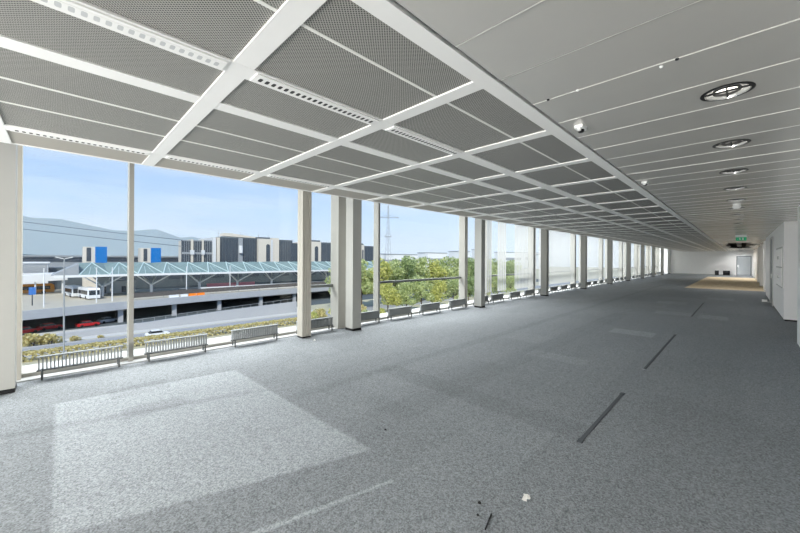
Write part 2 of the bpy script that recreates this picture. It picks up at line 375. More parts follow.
def plank(x0, x1, y0, y1, z=H, t=0):
    if y1-y0 > .001 and x1-x0 > .001: mb.face([(x0, y0, z-t), (x0, y1, z-t), (x1, y1, z+t), (x1, y0, z+t)])
n = 0
while PX0+.445*n < XE:
    x0, x1 = PX0+.445*n+.006, min(PX0+.445*(n+1)-.006, XE); n += 1
    zt = H + random.uniform(-.0015, .0015)
    cut = [p for p in DL if x0-.2 < p[0] < x1+.2 and not VOID[0]-.3 < p[0] < VOID[1]+.3]
    segs = [(PY0, PY1)]
    if x1 > VOID[0] and x0 < VOID[1]:
        j = random.choice((0, .12, .25))
        segs = [(PY0, VOID[2]+j), (VOID[3]-j*.7, PY1)] if n % 4 else [(PY0, VOID[2]+.45), (VOID[3], PY1)]
    hit = None
    for p in cut:
        if x0 <= p[0]-.01 and p[0]+.01 <= x1 or abs((x0+x1)/2-p[0]) < .2225: hit = p
    for (a, b) in segs:
        if hit and a < hit[1] < b:
            cx = (x0+x1)/2; hy = hit[1]; hw = (x1-x0)/2
            plank(x0, x1, a, hy-hw, H); plank(x0, x1, hy+hw, b, H); plate_hole(x0, x1, hy-hw, hy+hw, cx, hy, .108, H)
            DL[DL.index(hit)] = (cx, hy)
        else: plank(x0, x1, a, b, zt, random.uniform(-.0024, .0024))
        mb.box(x1+.003, x1+.009, a, b, H-.0026, H+.004, 1)
struct(mb, 'ceiling', ['plank_metal', 'plank_joint'], fix=False)
# perforated panels between the grid beams
mb = MB()
B0, DB = .7139, 1.0772
k0 = -6
beams = [B0+DB*k for k in range(k0, 49)]
rows = [(1.125, 1.40), (1.42, 1.925), (2.06, 2.50), (2.63, 3.075), (3.10, 3.55), (3.575, 4.15), (4.29, YC)]
for a, b in zip(beams, beams[1:]):
    for i, (y0, y1) in enumerate(rows):
        mi = 1 if i == 6 else 0
        mb.face([(a, y0, H+.006), (a, y1, H+.006), (b, y1, H+.006), (b, y0, H+.006)], mi)
struct(mb, 'ceiling_panels', ['perforated_metal', 'edge_panel'], fix=False)
# longitudinal rails and the fascia of the ceiling edge
tn = 2
def trim(mb_, m):
    global tn
    o = struct(mb_, 'trim_%d' % tn, m); tn += 1; return o
XA, XB = beams[0], XE
trim(MB().box(XA, XB, 1.022, 1.125, H-.006, H+.05), 'beam_white')
trim(MB().box(XA, XB, 1.001, 1.026, H+.03, H+.05), 'gap_dark')
for y0, y1 in ((1.40, 1.42), (3.075, 3.10), (3.55, 3.575)): trim(MB().box(XA, XB, y0, y1, H+.003, H+.05), 'joint_white')
trim(MB().box(XA, XB, 2.50, 2.63, H-.002, H+.05), 'beam_white')
for y0, y1 in ((1.925, 2.06), (4.15, 4.29)): trim(MB().box(XA, XB, y0, y1, H-.005, H+.05), 'beam_white')
trim(MB().box(XA, XB, YC, YC+.03, H, H+.35), 'beam_white')
for i, x in enumerate(beams):
    if x > -3.0: trim(MB().box(x-.055, x+.055, 1.125, YC, H-.004, H+.05), 'beam_white')
struct(MB().box(XW, XE, -2.4, YC+.03, H+.36, H+.42), 'ceiling_deck', 'void_black')

# ------------------------------------------------------------------ facade
for k, xc in enumerate(COLX[:-1]):
    xn = COLX[k+1]; w = empty('window_%d' % (k+1), (xc, YG, 0)); tag(w, kind='structure')
    x_a = -.335-xc if k == 0 else (-.12 if k == 1 else -.15); xm = {0: .795, 1: 5.865}.get(k, xc+1.15)-xc; xe = xn-xc
    if k == 0: MB().box(x_a-.05, x_a-.002, -.15, .06, 0, TOP).build('mullion', 'cream_paint', w)
    else: MB().box(*((-.22, -.0, -.25) if k == 1 else (-.37, -.20, -.18)), .06, 0, TOP).build('mullion', 'frame_alu', w)
    MB().box(xm-.03, xm+.03, -.13, .06, 0, TOP).build('mullion', 'frame_alu', w)
    MB().box(-.19, xe-.19, -.05, .05, .015, .06).build('bottom_rail', 'frame_alu', w)
    if k >= 1: MB().box(xm+.03, xe-.1, -.04, .04, .955, 1.015).build('transom', 'frame_dark', w)
    else: MB().box(3.66-xc, xe-.1, -.04, .04, .955, 1.015).build('transom', 'frame_dark', w)
    MB().box(.0, xm-.03, .0, .012, .06, TOP).build('glass_pane', 'clear_glass', w)
    MB().box(xm+.03, xe-.19, .0, .012, .06, TOP).build('glass_pane', 'clear_glass', w)
w = empty('window_%d' % len(COLX), (XW, YG, 0)); tag(w, kind='structure')
MB().box(0, COLX[0]-XW, 0, .012, .06, TOP).build('glass_pane', 'clear_glass', w)
MB().box(2.6, 2.66, -.1, .06, 0, TOP).build('mullion', 'frame_alu', w)
w = empty('window_%d' % (len(COLX)+1), (COLX[-1], YG, 0)); tag(w, kind='structure')
MB().box(0, XE-COLX[-1], 0, .012, .06, TOP).build('glass_pane', 'clear_glass', w)

# columns
proto = empty('column', (COLX[1], 6.22, 0))
MB().box(-.12, .12, -.13, .13, .05, TOP).build('shaft', 'column_paint', proto)
MB().box(-.123, .123, -.133, .133, 0, .05).build('plinth', 'plinth_black', proto)
for i, x in enumerate(COLX):
    c = proto if i == 1 else copy_tree(proto)
    c.location = (x, 6.22, 0)
    lab = {0: 'white square column cut by the left edge of the photo', 1: 'white square column in front of the window, nearest whole one',
           10: 'white square column in the corner at the end wall'}.get(i, '%s white square column from the left along the windows' % nth(i+1))
    tag(c, lab, 'column', 'columns along the window front')
# grooved pilaster standing free in the first bay
pl = empty('pilaster', (3.56, 6.32, 0)); tag(pl, 'square cream pilaster with vertical grooves standing before the window', 'pilaster')
pts = []
for i in range(4):
    pts += [(-.1+.05*i+.004, -.1), (-.1+.05*i+.042, -.1), (-.1+.05*i+.046, -.088)] if i < 3 else [(.054, -.1), (.1, -.1)]
pts += [(.1, .1), (-.1, .1), (-.1, .02), (-.09, .01), (-.1, 0), (-.1, -.1)]
MB().prism(pts[:-1], 'z', .03, TOP).build('shaft', 'cream_paint', pl)
MB().box(-.097, .097, -.097, .097, 0, .03).build('foot', 'plinth_black', pl)
# far pilasters on the right wall
pp = empty('pilaster', (26.5, -1.1, 0)); MB().box(-.2, .2, .002, .25, .06, H-.003).build('shaft', 'wall_paint', pp); MB().box(-.2, .2, .002, .245, 0, .06).build('plinth', 'wall_grey', pp)
for i, x in enumerate((26.5, 31.6, 36.9, 42.2, 47.5)):
    c = pp if i == 0 else copy_tree(pp); c.location = (x, -1.1, 0)
    tag(c, '%s shallow white pilaster on the far right wall, counted from the camera' % nth(i+1), 'pilaster', 'pilasters on the right wall')

# ------------------------------------------------------------------ radiators
def make_radiator(L):
    r = empty('radiator'); h = L/2
    m = MB(); nn = 24
    for i in range(nn):
        x = -h+.02+(L-.04)*i/(nn-1); m.box(x-.007, x+.007, -.03, .03, .125, .285)
    m.build('fins', 'radiator_paint', r)
    MB().box(-h, h, -.035, .035, .285, .3).build('top_rail', 'radiator_paint', r)
    MB().box(-h, h, -.03, .03, .11, .125).build('bottom_rail', 'radiator_grey', r)
    for sx in (-1, 1):
        for sy in (-1, 1):
            MB().box(sx*(h-.05)-.01, sx*(h-.05)+.01, sy*.06-.01, sy*.06+.01, 0, .125).box(sx*(h-.05)-.01, sx*(h-.05)+.01, min(0, sy*.06), max(0, sy*.06), .112, .125).build('leg', 'radiator_grey', r)
    return r
RADX = [.245, 1.385, 2.65, 3.93, 5.33, 6.53, 7.79, 9.17] + [10.6, 11.72, 13.14, 14.45] + [15.9+1.3425*i for i in range(27)]
proto = make_radiator(.88); f1 = True
for i, x in enumerate(RADX):
    c = proto if i == 0 else copy_tree(proto)
    c.location = (x, 6.51, 0)
    lab = {0: 'low white finned radiator nearest the left column, outside dark underpass behind', 3: 'low white radiator partly hidden between pilaster and nearest whole column'}.get(i, '%s low white finned radiator from the left under the windows' % nth(i+1))
    if i == 8: lab = 'low radiator just right of the third column, under the first open blind strip'
    tag(c, lab, 'radiator', 'radiators along the window front')

# ------------------------------------------------------------------ vertical blinds
def blind(x0, x1, label, z0=.40):
    o = MB(); n = max(4, int((x1-x0)/.127)); px = None
    b = empty('vertical_blind', ((x0+x1)/2, 6.56, 0)); cx = (x0+x1)/2
    for i in range(n):
        a, c = x0+(x1-x0)*i/n-cx, x0+(x1-x0)*(i+1)/n-cx
        o.face([(a, -.006, z0), (c+.004, .012, z0), (c+.004, .012, TOP-.06), (a, -.006, TOP-.06)])
    o.build('slats', 'blind_fabric', b, fix=False)
    MB().box(x0-cx, x1-cx, -.025, .025, TOP-.06, TOP).build('head_rail', 'frame_alu', b)
    tag(b, label, 'blind', 'vertical blinds on the windows')
blind(10.85, 11.40, 'narrow translucent blind strip just right of the third column')
blind(11.82, 12.50, 'narrow translucent blind strip with open window on both sides')
blind(13.2, 15.30, 'wide closed blind left of the fourth column')
for k in range(3, len(COLX)-1):
    a = COLX[k]; b = COLX[k+1]
    blind(a+.15, a+1.1, 'short closed blind directly right of the %s window column' % nth(k+1))
    blind(a+1.2, min(b-.15, XE-.3), 'wide closed blind directly left of the %s window column' % nth(k+2))

# ------------------------------------------------------------------ ceiling fittings
def make_diffuser():
    d = empty('air_diffuser')
    MB().box(-.46, .46, -.052, .052, -.008, 0).build('faceplate', 'beam_white', d)
    MB().box(-.435, .435, -.03, .03, -.0095, -.007).build('slot_strip', 'slot_pattern', d)
    return d
def white_slots(d):
    for ch in d.children:
        if ch.name.startswith('slot_strip'): ch.data = ch.data.copy(); ch.data.materials[0] = MAT['slot_pattern_white']; ch['label'] = 'strip of bright white slots'
proto = None
for row, (yy, nm) in enumerate(((1.992, 'inner row'), (4.22, 'outer row by the windows'))):
    for i in range(3):
        x = beams[5]+DB*(i+.5)
        if proto is None: proto = make_diffuser(); c = proto
        else: c = copy_tree(proto)
        c.location = (x, yy, H-.005)
        first_bay = (row, i) == (0, 0)
        if first_bay: lit_one = c
        tag(c, ('slotted white air diffuser, %s, %s ceiling bay from the left' % (nm, nth(i+1))) if (row, i) != (0, 0) else 'white air diffuser with bright white slots, top left corner of the photo', 'air diffuser', 'slot diffusers in the ceiling')
white_slots(lit_one)
def make_downlight():
    d = empty('downlight')
    MB().lathe([(.104, -.001), (.126, -.001), (.127, -.003), (.118, -.005), (.106, -.004), (.104, -.001)], 0, 0, 32).build('trim_ring', 'black_plastic', d)
    MB().lathe([(.106, -.006), (.098, .03), (.078, .06), (.045, .08), (.001, .085)], 0, 0, 32).build('reflector', 'reflector_white', d)
    m = MB(); 
    for s in (-1, 1): m.bar((s*.04, -.055, .045), (s*.04, .055, .045), .019, 10)
    m.build('lamp', 'lamp_glow', d)
    MB().box(-.105, .105, -.004, .004, .0, .010).box(-.004, .004, -.105, -.004, .0, .010).box(-.004, .004, .004, .105, .0, .010).lathe([(.060, .0), (.066, .0), (.066, .014), (.060, .014), (.060, .0)], 0, 0, 24).build('louvre', 'black_plastic', d)
    return d
proto = make_downlight()
for i, (x, y) in enumerate([p for p in DL if not VOID[0]-.3 < p[0] < VOID[1]+.3]):
    c = proto if i == 0 else copy_tree(proto); c.location = (x, y, H)
    tag(c, '%s round recessed downlight from the camera in the corridor ceiling' % nth(i+1), 'downlight', 'corridor downlights')
    l = bpy.data.lights.new('downlight_beam', 'SPOT'); l.energy = .5 if i < 6 else (11 if i < 18 else 105); l.spot_size = 2.4 if i < 18 else 3.0; l.spot_blend = .8; l.shadow_soft_size = .08  # downlights beyond the opened ceiling are added fill for the far end
    lo = bpy.data.objects.new('downlight_beam', l); COL.objects.link(lo); lo.location = (0, 0, -.02); lo.parent = c
def sensor(x, y, lab):
    s = empty('ceiling_sensor', (x, y, H))
    MB().box(-.05, .05, -.03, .03, -.025, 0).build('housing', 'white_plastic', s)
    MB().lathe([(.0005, -.05), (.018, -.046), (.024, -.035), (.024, -.024)], .012, 0, 16).build('lens', 'black_plastic', s)
    MB().lathe([(.0005, -.045), (.014, -.042), (.014, -.024)], -.032, 0, 12).build('knob', 'white_plastic', s)
    tag(s, lab, 'sensor')
sensor(2.91, .9, 'small white ceiling sensor with dark lens nearest the camera, beside the grid edge')
sensor(5.58, .92, 'small white ceiling sensor farther along the grid edge')
for i, (x, y) in enumerate(((2.27, .9), (2.27, .72), (2.31, .31), (2.28, .24))):
    o = MB().lathe([(.0005, -.009), (.006, -.008), (.009, -.004), (.009, .0)], 0, 0, 12).build('ceiling_stud', 'black_plastic' if i in (0, 3) else 'white_plastic'); o.location = (x, y, H-.002)
    tag(o, ['dark stud on the ceiling plank joint nearest the grid', 'pale stud on the plank joint second from the grid', 'pale stud on the plank joint third from the grid', 'dark stud on the plank joint farthest from the grid'][i], 'stud')
s = empty('smoke_detector', (8.9, .06, H))
MB().lathe([(.001, 0), (.055, 0), (.055, -.025), (.05, -.03)], 0, 0, 20).build('base', 'white_plastic', s)
MB().lathe([(.05, -.03), (.06, -.04), (.06, -.065), (.04, -.085), (.0005, -.09)], 0, 0, 20).build('head', 'white_plastic', s)
tag(s, 'round white smoke detector hanging among the corridor downlights', 'smoke detector')
s = empty('exit_sign', (19.7, 0, H-.03))
MB().box(-.04, .04, -.17, .17, -.06, .03).build('housing', 'white_plastic', s)
g = MB().box(-.012, .012, -.155, .155, -.20, -.06).build('panel', 'sign_green', s)
m = MB()
def pic(pts): m.face([(-.0135, -y, z-.13) for y, z in pts])
pic([(.03, -.045), (.07, -.045), (.07, .045), (.03, .045)])                       # doorway
pic([(-.05, .03), (-.035, .03), (-.035, .045), (-.05, .045)])                      # head
pic([(-.06, .025), (-.03, .025), (-.022, -.01), (-.045, -.01)]); pic([(-.045, -.01), (-.03, -.01), (-.055, -.045), (-.068, -.045)]); pic([(-.035, -.01), (-.022, -.01), (.0, -.045), (-.014, -.045)])
pic([(-.10, -.008), (-.115, .0), (-.10, .008)]); pic([(-.10, -.003), (-.08, -.003), (-.08, .003), (-.10, .003)])
m.build('pictogram', 'white_plastic', g, fix=False)
tag(s, 'green exit sign with running figure hanging from the corridor ceiling', 'exit sign')
# stuff dangling in the opened ceiling
s = empty('ventilation_duct', (33.5, .1, H+.16)); MB().box(-5, 5, -.12, .12, -.07, .09).build('duct', 'roof_grey', s); MB().box(-.06, .06, -.16, .16, -.09, .11).box(-.02, .02, -.16, -.14, .1, .2).box(-.02, .02, .14, .16, .1, .2).build('clamp', 'black_plastic', s)
tag(s, 'grey duct visible in the opened dark ceiling stretch far away', 'duct')

# ------------------------------------------------------------------ small things on walls and floor
cab = empty('wall_cabinet', (15.2, -.81, .85))
MB().box(-1.12, 1.12, -.003, .012, 0, 1.15).build('frame', 'panel_line', cab)
for ix in range(2):
    for iz in range(2):
        x0, z0 = -1.06+ix*1.08, .04+iz*.55
        dd = MB().box(x0, x0+1.02, .012, .024, z0, z0+.51).build('door', 'wall_paint', cab)
        MB().box(x0+(.88 if ix == 0 else .08), x0+(.94 if ix == 0 else .14), .024, .04, z0+.21, z0+.30).build('handle', 'panel_line', dd)
tag(cab, 'flat pale cabinet with four doors on the right-hand core wall', 'cabinet')
s = empty('floor_socket', (19.7, -.66, 0)); MB().box(-.11, .11, -.07, .07, 0, .07).build('housing', 'white_plastic', s); MB().box(-.06, .06, .0705, .075, .02, .055).build('cover', 'black_plastic', s); MB().bar((-.11, 0, .03), (-.3, -.1, .012), .01, 8).build('cable', 'white_plastic', s)
tag(s, 'small white socket box on the carpet beside the core wall', 'socket')
for i, (x0, x1) in enumerate(((3.27, 4.78), (6.06, 9.36), (12.9, 17.2))):
    s = empty('cable_trunking', ((x0+x1)/2, 1.0, 0)); h = (x1-x0)/2
    MB().box(-h, h, -.017, .017, 0, .004).build('cover', 'strip_dark', s)
    for sx in (-1, 1): MB().box(sx*h-.035, sx*h+.035, -.022, .022, 0, .006).build('end_plate', 'steel_grey' if (i, sx) in ((1, -1),) else 'strip_dark', s)
    tag(s, ['short dark cable strip let into carpet, nearest the camera', 'long dark cable strip in the carpet, in the middle', 'dark cable strip in the carpet, farthest away'][i], 'cable strip', 'cable strips in the floor')
# crumpled paper scrap
m = MB(); rr = random.Random(3); g_ = [[(-.035+.07*i/5+rr.uniform(-.005, .005), -.02+.04*j/3+rr.uniform(-.006, .006), .004+rr.uniform(0, .016)) for j in range(4)] for i in range(6)]
for i in range(5):
    for j in range(3):
        if (i, j) in ((0, 0), (4, 2)): continue
        m.face([g_[i][j], g_[i+1][j], g_[i+1][j+1], g_[i][j+1]])
o = m.build('paper_scrap', 'paper'); o.location = (2.22, 1.01, 0); o.rotation_euler = (0, 0, .3); tag(o, 'crumpled white paper scrap lying on the dark carpet', 'paper scrap')
for i, (x, y, s_) in enumerate(((2.17, 2.35, .011), (1.96, 1.21, .012), (1.86, 1.16, .009), (3.55, 5.9, .02))):
    m = MB(); m.lathe([(.0005, 0), (s_, .002), (s_*.8, s_*.8), (s_*.3, s_*1.1), (.0005, s_*1.15)], 0, 0, 7)
    o = m.build('debris_crumb', 'black_plastic' if i < 3 else 'paper'); o.location = (x, y, .0); o.rotation_euler = (0, 0, i)
    tag(o, ['tiny dark crumb alone on the middle of the carpet', 'dark crumb left of the paper scrap', 'small dark crumb nearest the lower photo edge, left of the paper scrap', 'small pale crumb on the carpet before the pilaster'][i], 'crumb')
o = MB().bar((-.07, 0, .004), (.07, .01, .004), .004, 6).build('wire_offcut', 'black_plastic'); o.location = (1.86, 1.08, 0); o.rotation_euler = (0, 0, .2); tag(o, 'short black wire offcut lying on the carpet near the lower photo edge', 'wire')
for i, (y0, y1) in enumerate(((.86, 1.42), (1.76, 2.08))):
    b = empty('black_box', (52.3, (y0+y1)/2, 0)); h = (y1-y0)/2
    MB().prism([(-.2, 0), (.2, 0), (.2, .44), (.12, .5), (-.2, .5)], 'y', -h, h).build('body', 'black_plastic', b)
    MB().box(-.215, -.2, -h*.7, h*.7, .34, .40).build('handle', 'strip_dark', b)
    tag(b, ['wider black box on the floor against the far end wall', 'narrower black box on the floor left of the wider one'][i], 'box')

# ================================================================== OUTSIDE
G, D = -15.5, -10.0
# own building below the sill
struct(MB().box(XW, XE, 6.6, 7.42, G, -.3), 'wall_facade', 'concrete_dim')
struct(MB().box(-400, 900, 7.42, 900, G-1, G), 'ground', 'ground_sand')
struct(MB().box(-200, 400, 87, 95, G, G+.03), 'road', 'asphalt'); struct(MB().box(-200, 60, 97.2, 112, G, G+.02), 'road_lower', 'road_pale')
struct(MB().box(-200, 400, 86.6, 87, G, G+.15), 'kerb', 'concrete_pale'); struct(MB().box(-200, 400, 95, 95.4, G, G+.2), 'kerb_far', 'concrete_pale')
struct(MB().box(-200, 300, 112, 400, G, G+.04), 'underpass_floor', 'underpass')
struct(MB().box(-60, 300, 150, 151, G+.04, D-1.45), 'wall_underpass', 'underpass')
# retaining ramp wall
o = MB().prism([(-8, G), (54, G), (54, G+3.4), (30, G+2.6), (12, G+1.5), (-8, G+.9)], 'y', 100.6, 101.2).build('retaining_wall', 'concrete_pale')
rw = tag(o, 'long pale concrete ramp wall below the dark underpass', 'wall')
m = MB()
for i in range(19): 
    x = 12+i*2.3; z = G+1.5+(x-12)*.045; m.bar((x, 100.9, z-.2), (x, 100.9, z+1.0), .05, 5)
m.bar((12, 100.9, G+2.5), (53.5, 100.9, G+4.37), .05, 5); m.build('handrail', 'steel_grey', rw)
# parking deck
dk = empty('parking_deck', (40, 140, D)); tag(dk, 'pale concrete parking deck over the dark underpass', 'deck')
EDGE = [(-60, 92), (-6, 109.5), (12, 115.3), (32, 119.8), (67, 124), (200, 131)]
def edge_y(x):
    for (xa, ya), (xb, yb) in zip(EDGE, EDGE[1:]):
        if x <= xb: return ya+(yb-ya)*(x-xa)/(xb-xa)
MB().prism([(x-40, y-140) for x, y in EDGE]+[(160, 60), (-100, 60)], 'z', -1.4, 0).build('slab', 'deck_top', dk)
m = MB()
for (xa, ya), (xb, yb) in zip(EDGE, EDGE[1:]):
    p = [(xa-40, ya-140.5), (xb-40, yb-140.5), (xb-40, yb-139.98), (xa-40, ya-139.98)]; m.prism(p, 'z', -1.95, .05)
m.build('edge_beam', 'concrete_dim', dk)
for x in (-6.3, 11.7, 24.4, 37.5, 52.0, 66):
    p = MB().box(-.55, .55, -.5, .5, G-D+.04, -1.4).build('pier', 'concrete_pale', dk); p.location = (x-40, edge_y(x)+1.2-140, 0)
br = empty('guard_rail', (0, 0, D)); tag(br, 'dark continuous guard rail along the deck road', 'rail')
m = MB()
for xa, xb in ((14, 32), (32, 67), (67, 150)): m.prism([(xa, edge_y(xa)+2.0), (xb, edge_y(xb)+2.0), (xb, edge_y(xb)+2.25), (xa, edge_y(xa)+2.25)], 'z', .6, 1.9)
m.build('rail', 'rail_brown', br)
for i in range(18):
    x = 14.3+7.5*i; p = MB().box(-.08, .08, -.08, .08, 0, .6).build('post', 'steel_grey', br); p.location = (x, edge_y(x)+2.12, 0)
for i, (x, mt, L_) in enumerate(((24.2, 'steel_white', 2.6), (27.0, 'steel_white', 1.9), (29.4, 'orange', 2.2), (31.8, 'orange', 2.2))):
    o = MB().prism([(-.35, 0), (.35, 0), (.18, .3), (.12, .75), (-.12, .75), (-.18, .3)], 'x', -L_/2, L_/2).build('road_barrier', mt); o.location = (x, edge_y(x)+.7, D); o.rotation_euler = (0, 0, .21)
    tag(o, ['white road barrier block, leftmost under the guard rail', 'white road barrier block beside the orange ones', 'orange road barrier block beside the white ones', 'orange road barrier block, rightmost under the guard rail'][i], 'barrier', 'road barriers on the deck edge')
o = MB().box(34, 90, 129, 129.1, D+1.3, D+1.75).box(34, 90, 129, 129.1, D, D+.2).build('white_railing', 'steel_white'); tag(o, 'thin white railing in front of the pink hoarding', 'railing')
o = MB().box(38.5, 56, 138.5, 138.7, D, D+2.3).build('hoarding', 'pink_hoarding'); tag(o, 'pink site hoarding in the shade of the canopy', 'hoarding')

# bus canopy: folded glass roof on white branching columns
cn = empty('bus_canopy', (0, 130, 0)); tag(cn, 'long bus station canopy with folded glass roof and white branching columns', 'canopy')
m, ribs = MB(), MB()
x0 = 4.15; per = 6.5; nper = 20; zt, ze = -.15, -3.2
for i in range(nper):
    a, b, c = x0+i*per, x0+(i+.5)*per, x0+(i+1)*per; zt += .02
    A, B, P = (a, 0, ze), (c, 0, ze), (b, 13, zt+.2); A2, B2 = (a, 20, zt), (c, 20, zt); Q = (b, 20, zt+.2)
    M1, M2 = (a, 13, zt-1.6), (c, 13, zt-1.6)
    m.face([A, B, P]); m.face([A, P, M1]); m.face([P, B, M2]); m.face([M1, P, Q, A2]); m.face([P, M2, B2, Q])
    for p_, q_ in (((a, -.05, ze), (b, 12.9, zt+.25)), ((c, -.05, ze), (b, 12.9, zt+.25))): ribs.bar(p_, q_, .15, 5)
    for k in (.3, .65): ribs.bar((a+per*k, -.05, ze+.02), (b+per*(k-.5)*.35, 12.9*.62, ze+(zt-ze)*.62+.15), .05, 4)
m.build('glass_roof', 'roof_teal', cn, fix=False)
ribs.build('roof_ribs', 'rib_teal', cn)
xend = x0+nper*per
MB().box(x0-5, xend, -.35, .1, -3.85, -3.2).build('fascia', 'steel_white', cn)
MB().prism([(x0-5.6, -3.4), (x0, -3.4), (x0, -.1)], 'y', 3, 20).build('hip_end', 'roof_grey', cn)
MB().prism([(x0-17, -6.2), (x0-15, -4.6), (x0-8, -3.6), (x0-2, -3.3), (x0-2, -5.6)], 'y', 24, 36).build('side_roof', 'tower_white', cn)
for x in (-11.5, -5, 1): MB().bar((x, 25, D), (x, 25, -5.0), .2, 6).build('side_post', 'steel_white', cn)
def branch(x, par):
    b = empty('support_column', (x, 5.5, D)); b.parent = par
    t = MB().bar((0, 0, 0), (0, 0, 3.0), .42, 8); t.build('stem', 'steel_white', b)
    for dx, dy in ((-4.6, -4.5), (4.6, -4.5), (-2.2, 5), (2.2, 5)): MB().bar((0, 0, 2.9), (dx, dy, 6.4), .24, 6, r2=.18).build('branch', 'steel_white', b)
for x in (9.4, 21.4, 35.3, 48.2, 61.5, 74.9, 88.2, 101.5, 115): branch(x, cn)
# hall behind the canopy
hall = empty('terminal_hall', (76, 158, D)); tag(hall, 'dark glazed hall front in the shade behind the canopy', 'building')
MB().box(-62, 90, 0, 20, 0, 8.8).build('front', 'facade_dark', hall)
for i in range(20):
    p = MB().box(-2.6, 2.6, -.15, 0, 3.4, 7.6).build('window', 'window_dark', hall); p.location = (-58+7.5*i, 0, 0)
for i, (x, y, w_, h_, c_) in enumerate(((15.5, 147, 6, 4.0, 'tower_white'), (10.5, 148, 3, 5.2, 'tower_white'))):
    k = empty('kiosk', (x, y, D)); MB().box(-w_/2, w_/2, -1.5, 1.5, 0, h_).build('body', c_, k); MB().box(-w_/2-.2, w_/2+.2, -1.7, 1.7, h_, h_+.2).build('roof', 'roof_grey', k); MB().box(-.6, .6, -1.55, -1.5, .2, 2.2).build('door', 'window_dark', k)
    tag(k, ['low pale kiosk under the canopy with dark door', 'taller white kiosk under the canopy, left of the low one'][i], 'kiosk')

# terminal building behind
T = empty('terminal_building', (0, 190, 0)); tag(T, 'long terminal building with dark glass blocks between pale towers', 'building')
def blk(x0, x1, top, m_, name, y0=0, y1=24, z0=D): return MB().box(x0, x1, y0, y1, z0, top).build(name, m_, T)
for x0_, x1_, tp in ((42, 45.8, 10.4), (46.4, 50.6, 10.5), (51, 55.1, 10.7)):
    f_ = blk(x0_, x1_, tp, 'window_dark', 'glass_block', 0, 1.5+(x0_-42)*.6)
    MB().box(x0_, x1_, -.12, 0, 3.6, 4.6).build('spandrel', 'roof_grey', f_); MB().box(x0_, x1_, -.1, 0, tp-.5, tp).build('cornice', 'roof_grey', f_)
    for q in range(1, 4): MB().box(x0_+(x1_-x0_)*q/4-.06, x0_+(x1_-x0_)*q/4+.06, -.1, 0, 0, tp).build('mullion', 'steel_grey', f_)
for x0_, x1_ in ((45.8, 46.4), (50.6, 51)):
    blk(x0_-.15, x1_+.15, 10.8, 'tower_cream', 'pier', -1); blk(x0_-.5, x1_+.5, 5.6, 'tower_white', 'balcony', -1.4, 0, 3.4)
blk(55.1, 56.6, 12.2, 'tower_white', 'tower', -1.5); blk(56.6, 57.0, 11.2, 'window_dark', 'slot_window'); blk(57.0, 58.4, 12.3, 'tower_cream', 'tower', -1.5)
for x0_, x1_, tp in ((58.4, 67.8, 12.7), (69.9, 77.9, 12.8), (90.2, 99, 12.6), (99, 110, 11), (117.5, 150, 12.2), (152, 168, 11)):
    f_ = blk(x0_, x1_, tp, 'window_dark', 'glass_block')
    for q in range(1, 6): MB().box(x0_+(x1_-x0_)*q/6-.08, x0_+(x1_-x0_)*q/6+.08, -.1, 0, 0, tp).build('mullion', 'facade_dark', f_)
    MB().box(x0_, x1_, -.12, 0, tp-.7, tp).build('cornice', 'facade_dark', f_)
blk(67.8, 69.9, 12.6, 'roof_grey', 'tower', -1); MB().bar((68.85, -1.3, 4.4), (68.85, -1.0, 8.4), 1.0, 10).build('bay_window', 'tower_white', T)
MB().prism([(61, 13.4), (79, 13.0), (79, 13.6), (66, 15.0), (61.5, 15.0)], 'y', 3, 8).build('roof_house', 'tower_cream', T)
def arched(x0_, x1_, tp, ax0, ax1):
    f_ = blk(x0_, x1_, tp, 'tower_cream', 'tower', -2)
    c_, r_ = (ax0+ax1)/2, (ax1-ax0)/2
    MB().prism([(ax0, 0), (ax1, 0), (ax1, tp-4)]+[(c_+r_*math.cos(t*math.pi/8), tp-4+r_*math.sin(t*math.pi/8)) for t in range(1, 8)]+[(ax0, tp-4)], 'y', -2.12, -2.0).build('arched_window', 'window_dark', f_)
    MB().box(x0_+.3, x1_-.3, -1.5, 10, tp, tp+.9).build('parapet', 'facade_dark', f_)
arched(77.9, 84.9, 12.6, 82.2, 84.4); blk(84.9, 86.2, 12.4, 'tower_white', 'tower', -1.6); blk(86.2, 90.2, 13.4, 'tower_cream', 'tower', -1)
arched(110, 117.5, 12.3, 113.0, 115.4); arched(150, 152.5, 11.6, 150.6, 151.8)
for i, x in enumerate((60.5, 72, 82, 88, 112)):
    MB().bar((x, 8, 12), (x, 8, 16.5), .1, 5).build('roof_mast', 'steel_grey', T)
# blue-fronted roof blocks
def blueblock(x, lab):
    b = empty('roof_block', (x, 165, D)); tag(b, lab, 'building', 'blue and white roof blocks')
    MB().box(0, 5.2, 0, 6, 0, 15.5).build('white_part', 'tower_cream', b)
    MB().box(.9, 2.1, -.1, 0, 10.3, 15.2).build('window_slot', 'window_dark', b)
    f_ = MB().box(3.2, 6.4, -1.2, 5, 9.6, 15.6).build('blue_part', 'blue_cladding', b)
blueblock(6.2, 'white block with blue front rising behind the canopy, left of the two')
blueblock(22.6, 'white block with blue front rising behind the canopy, right of the two')
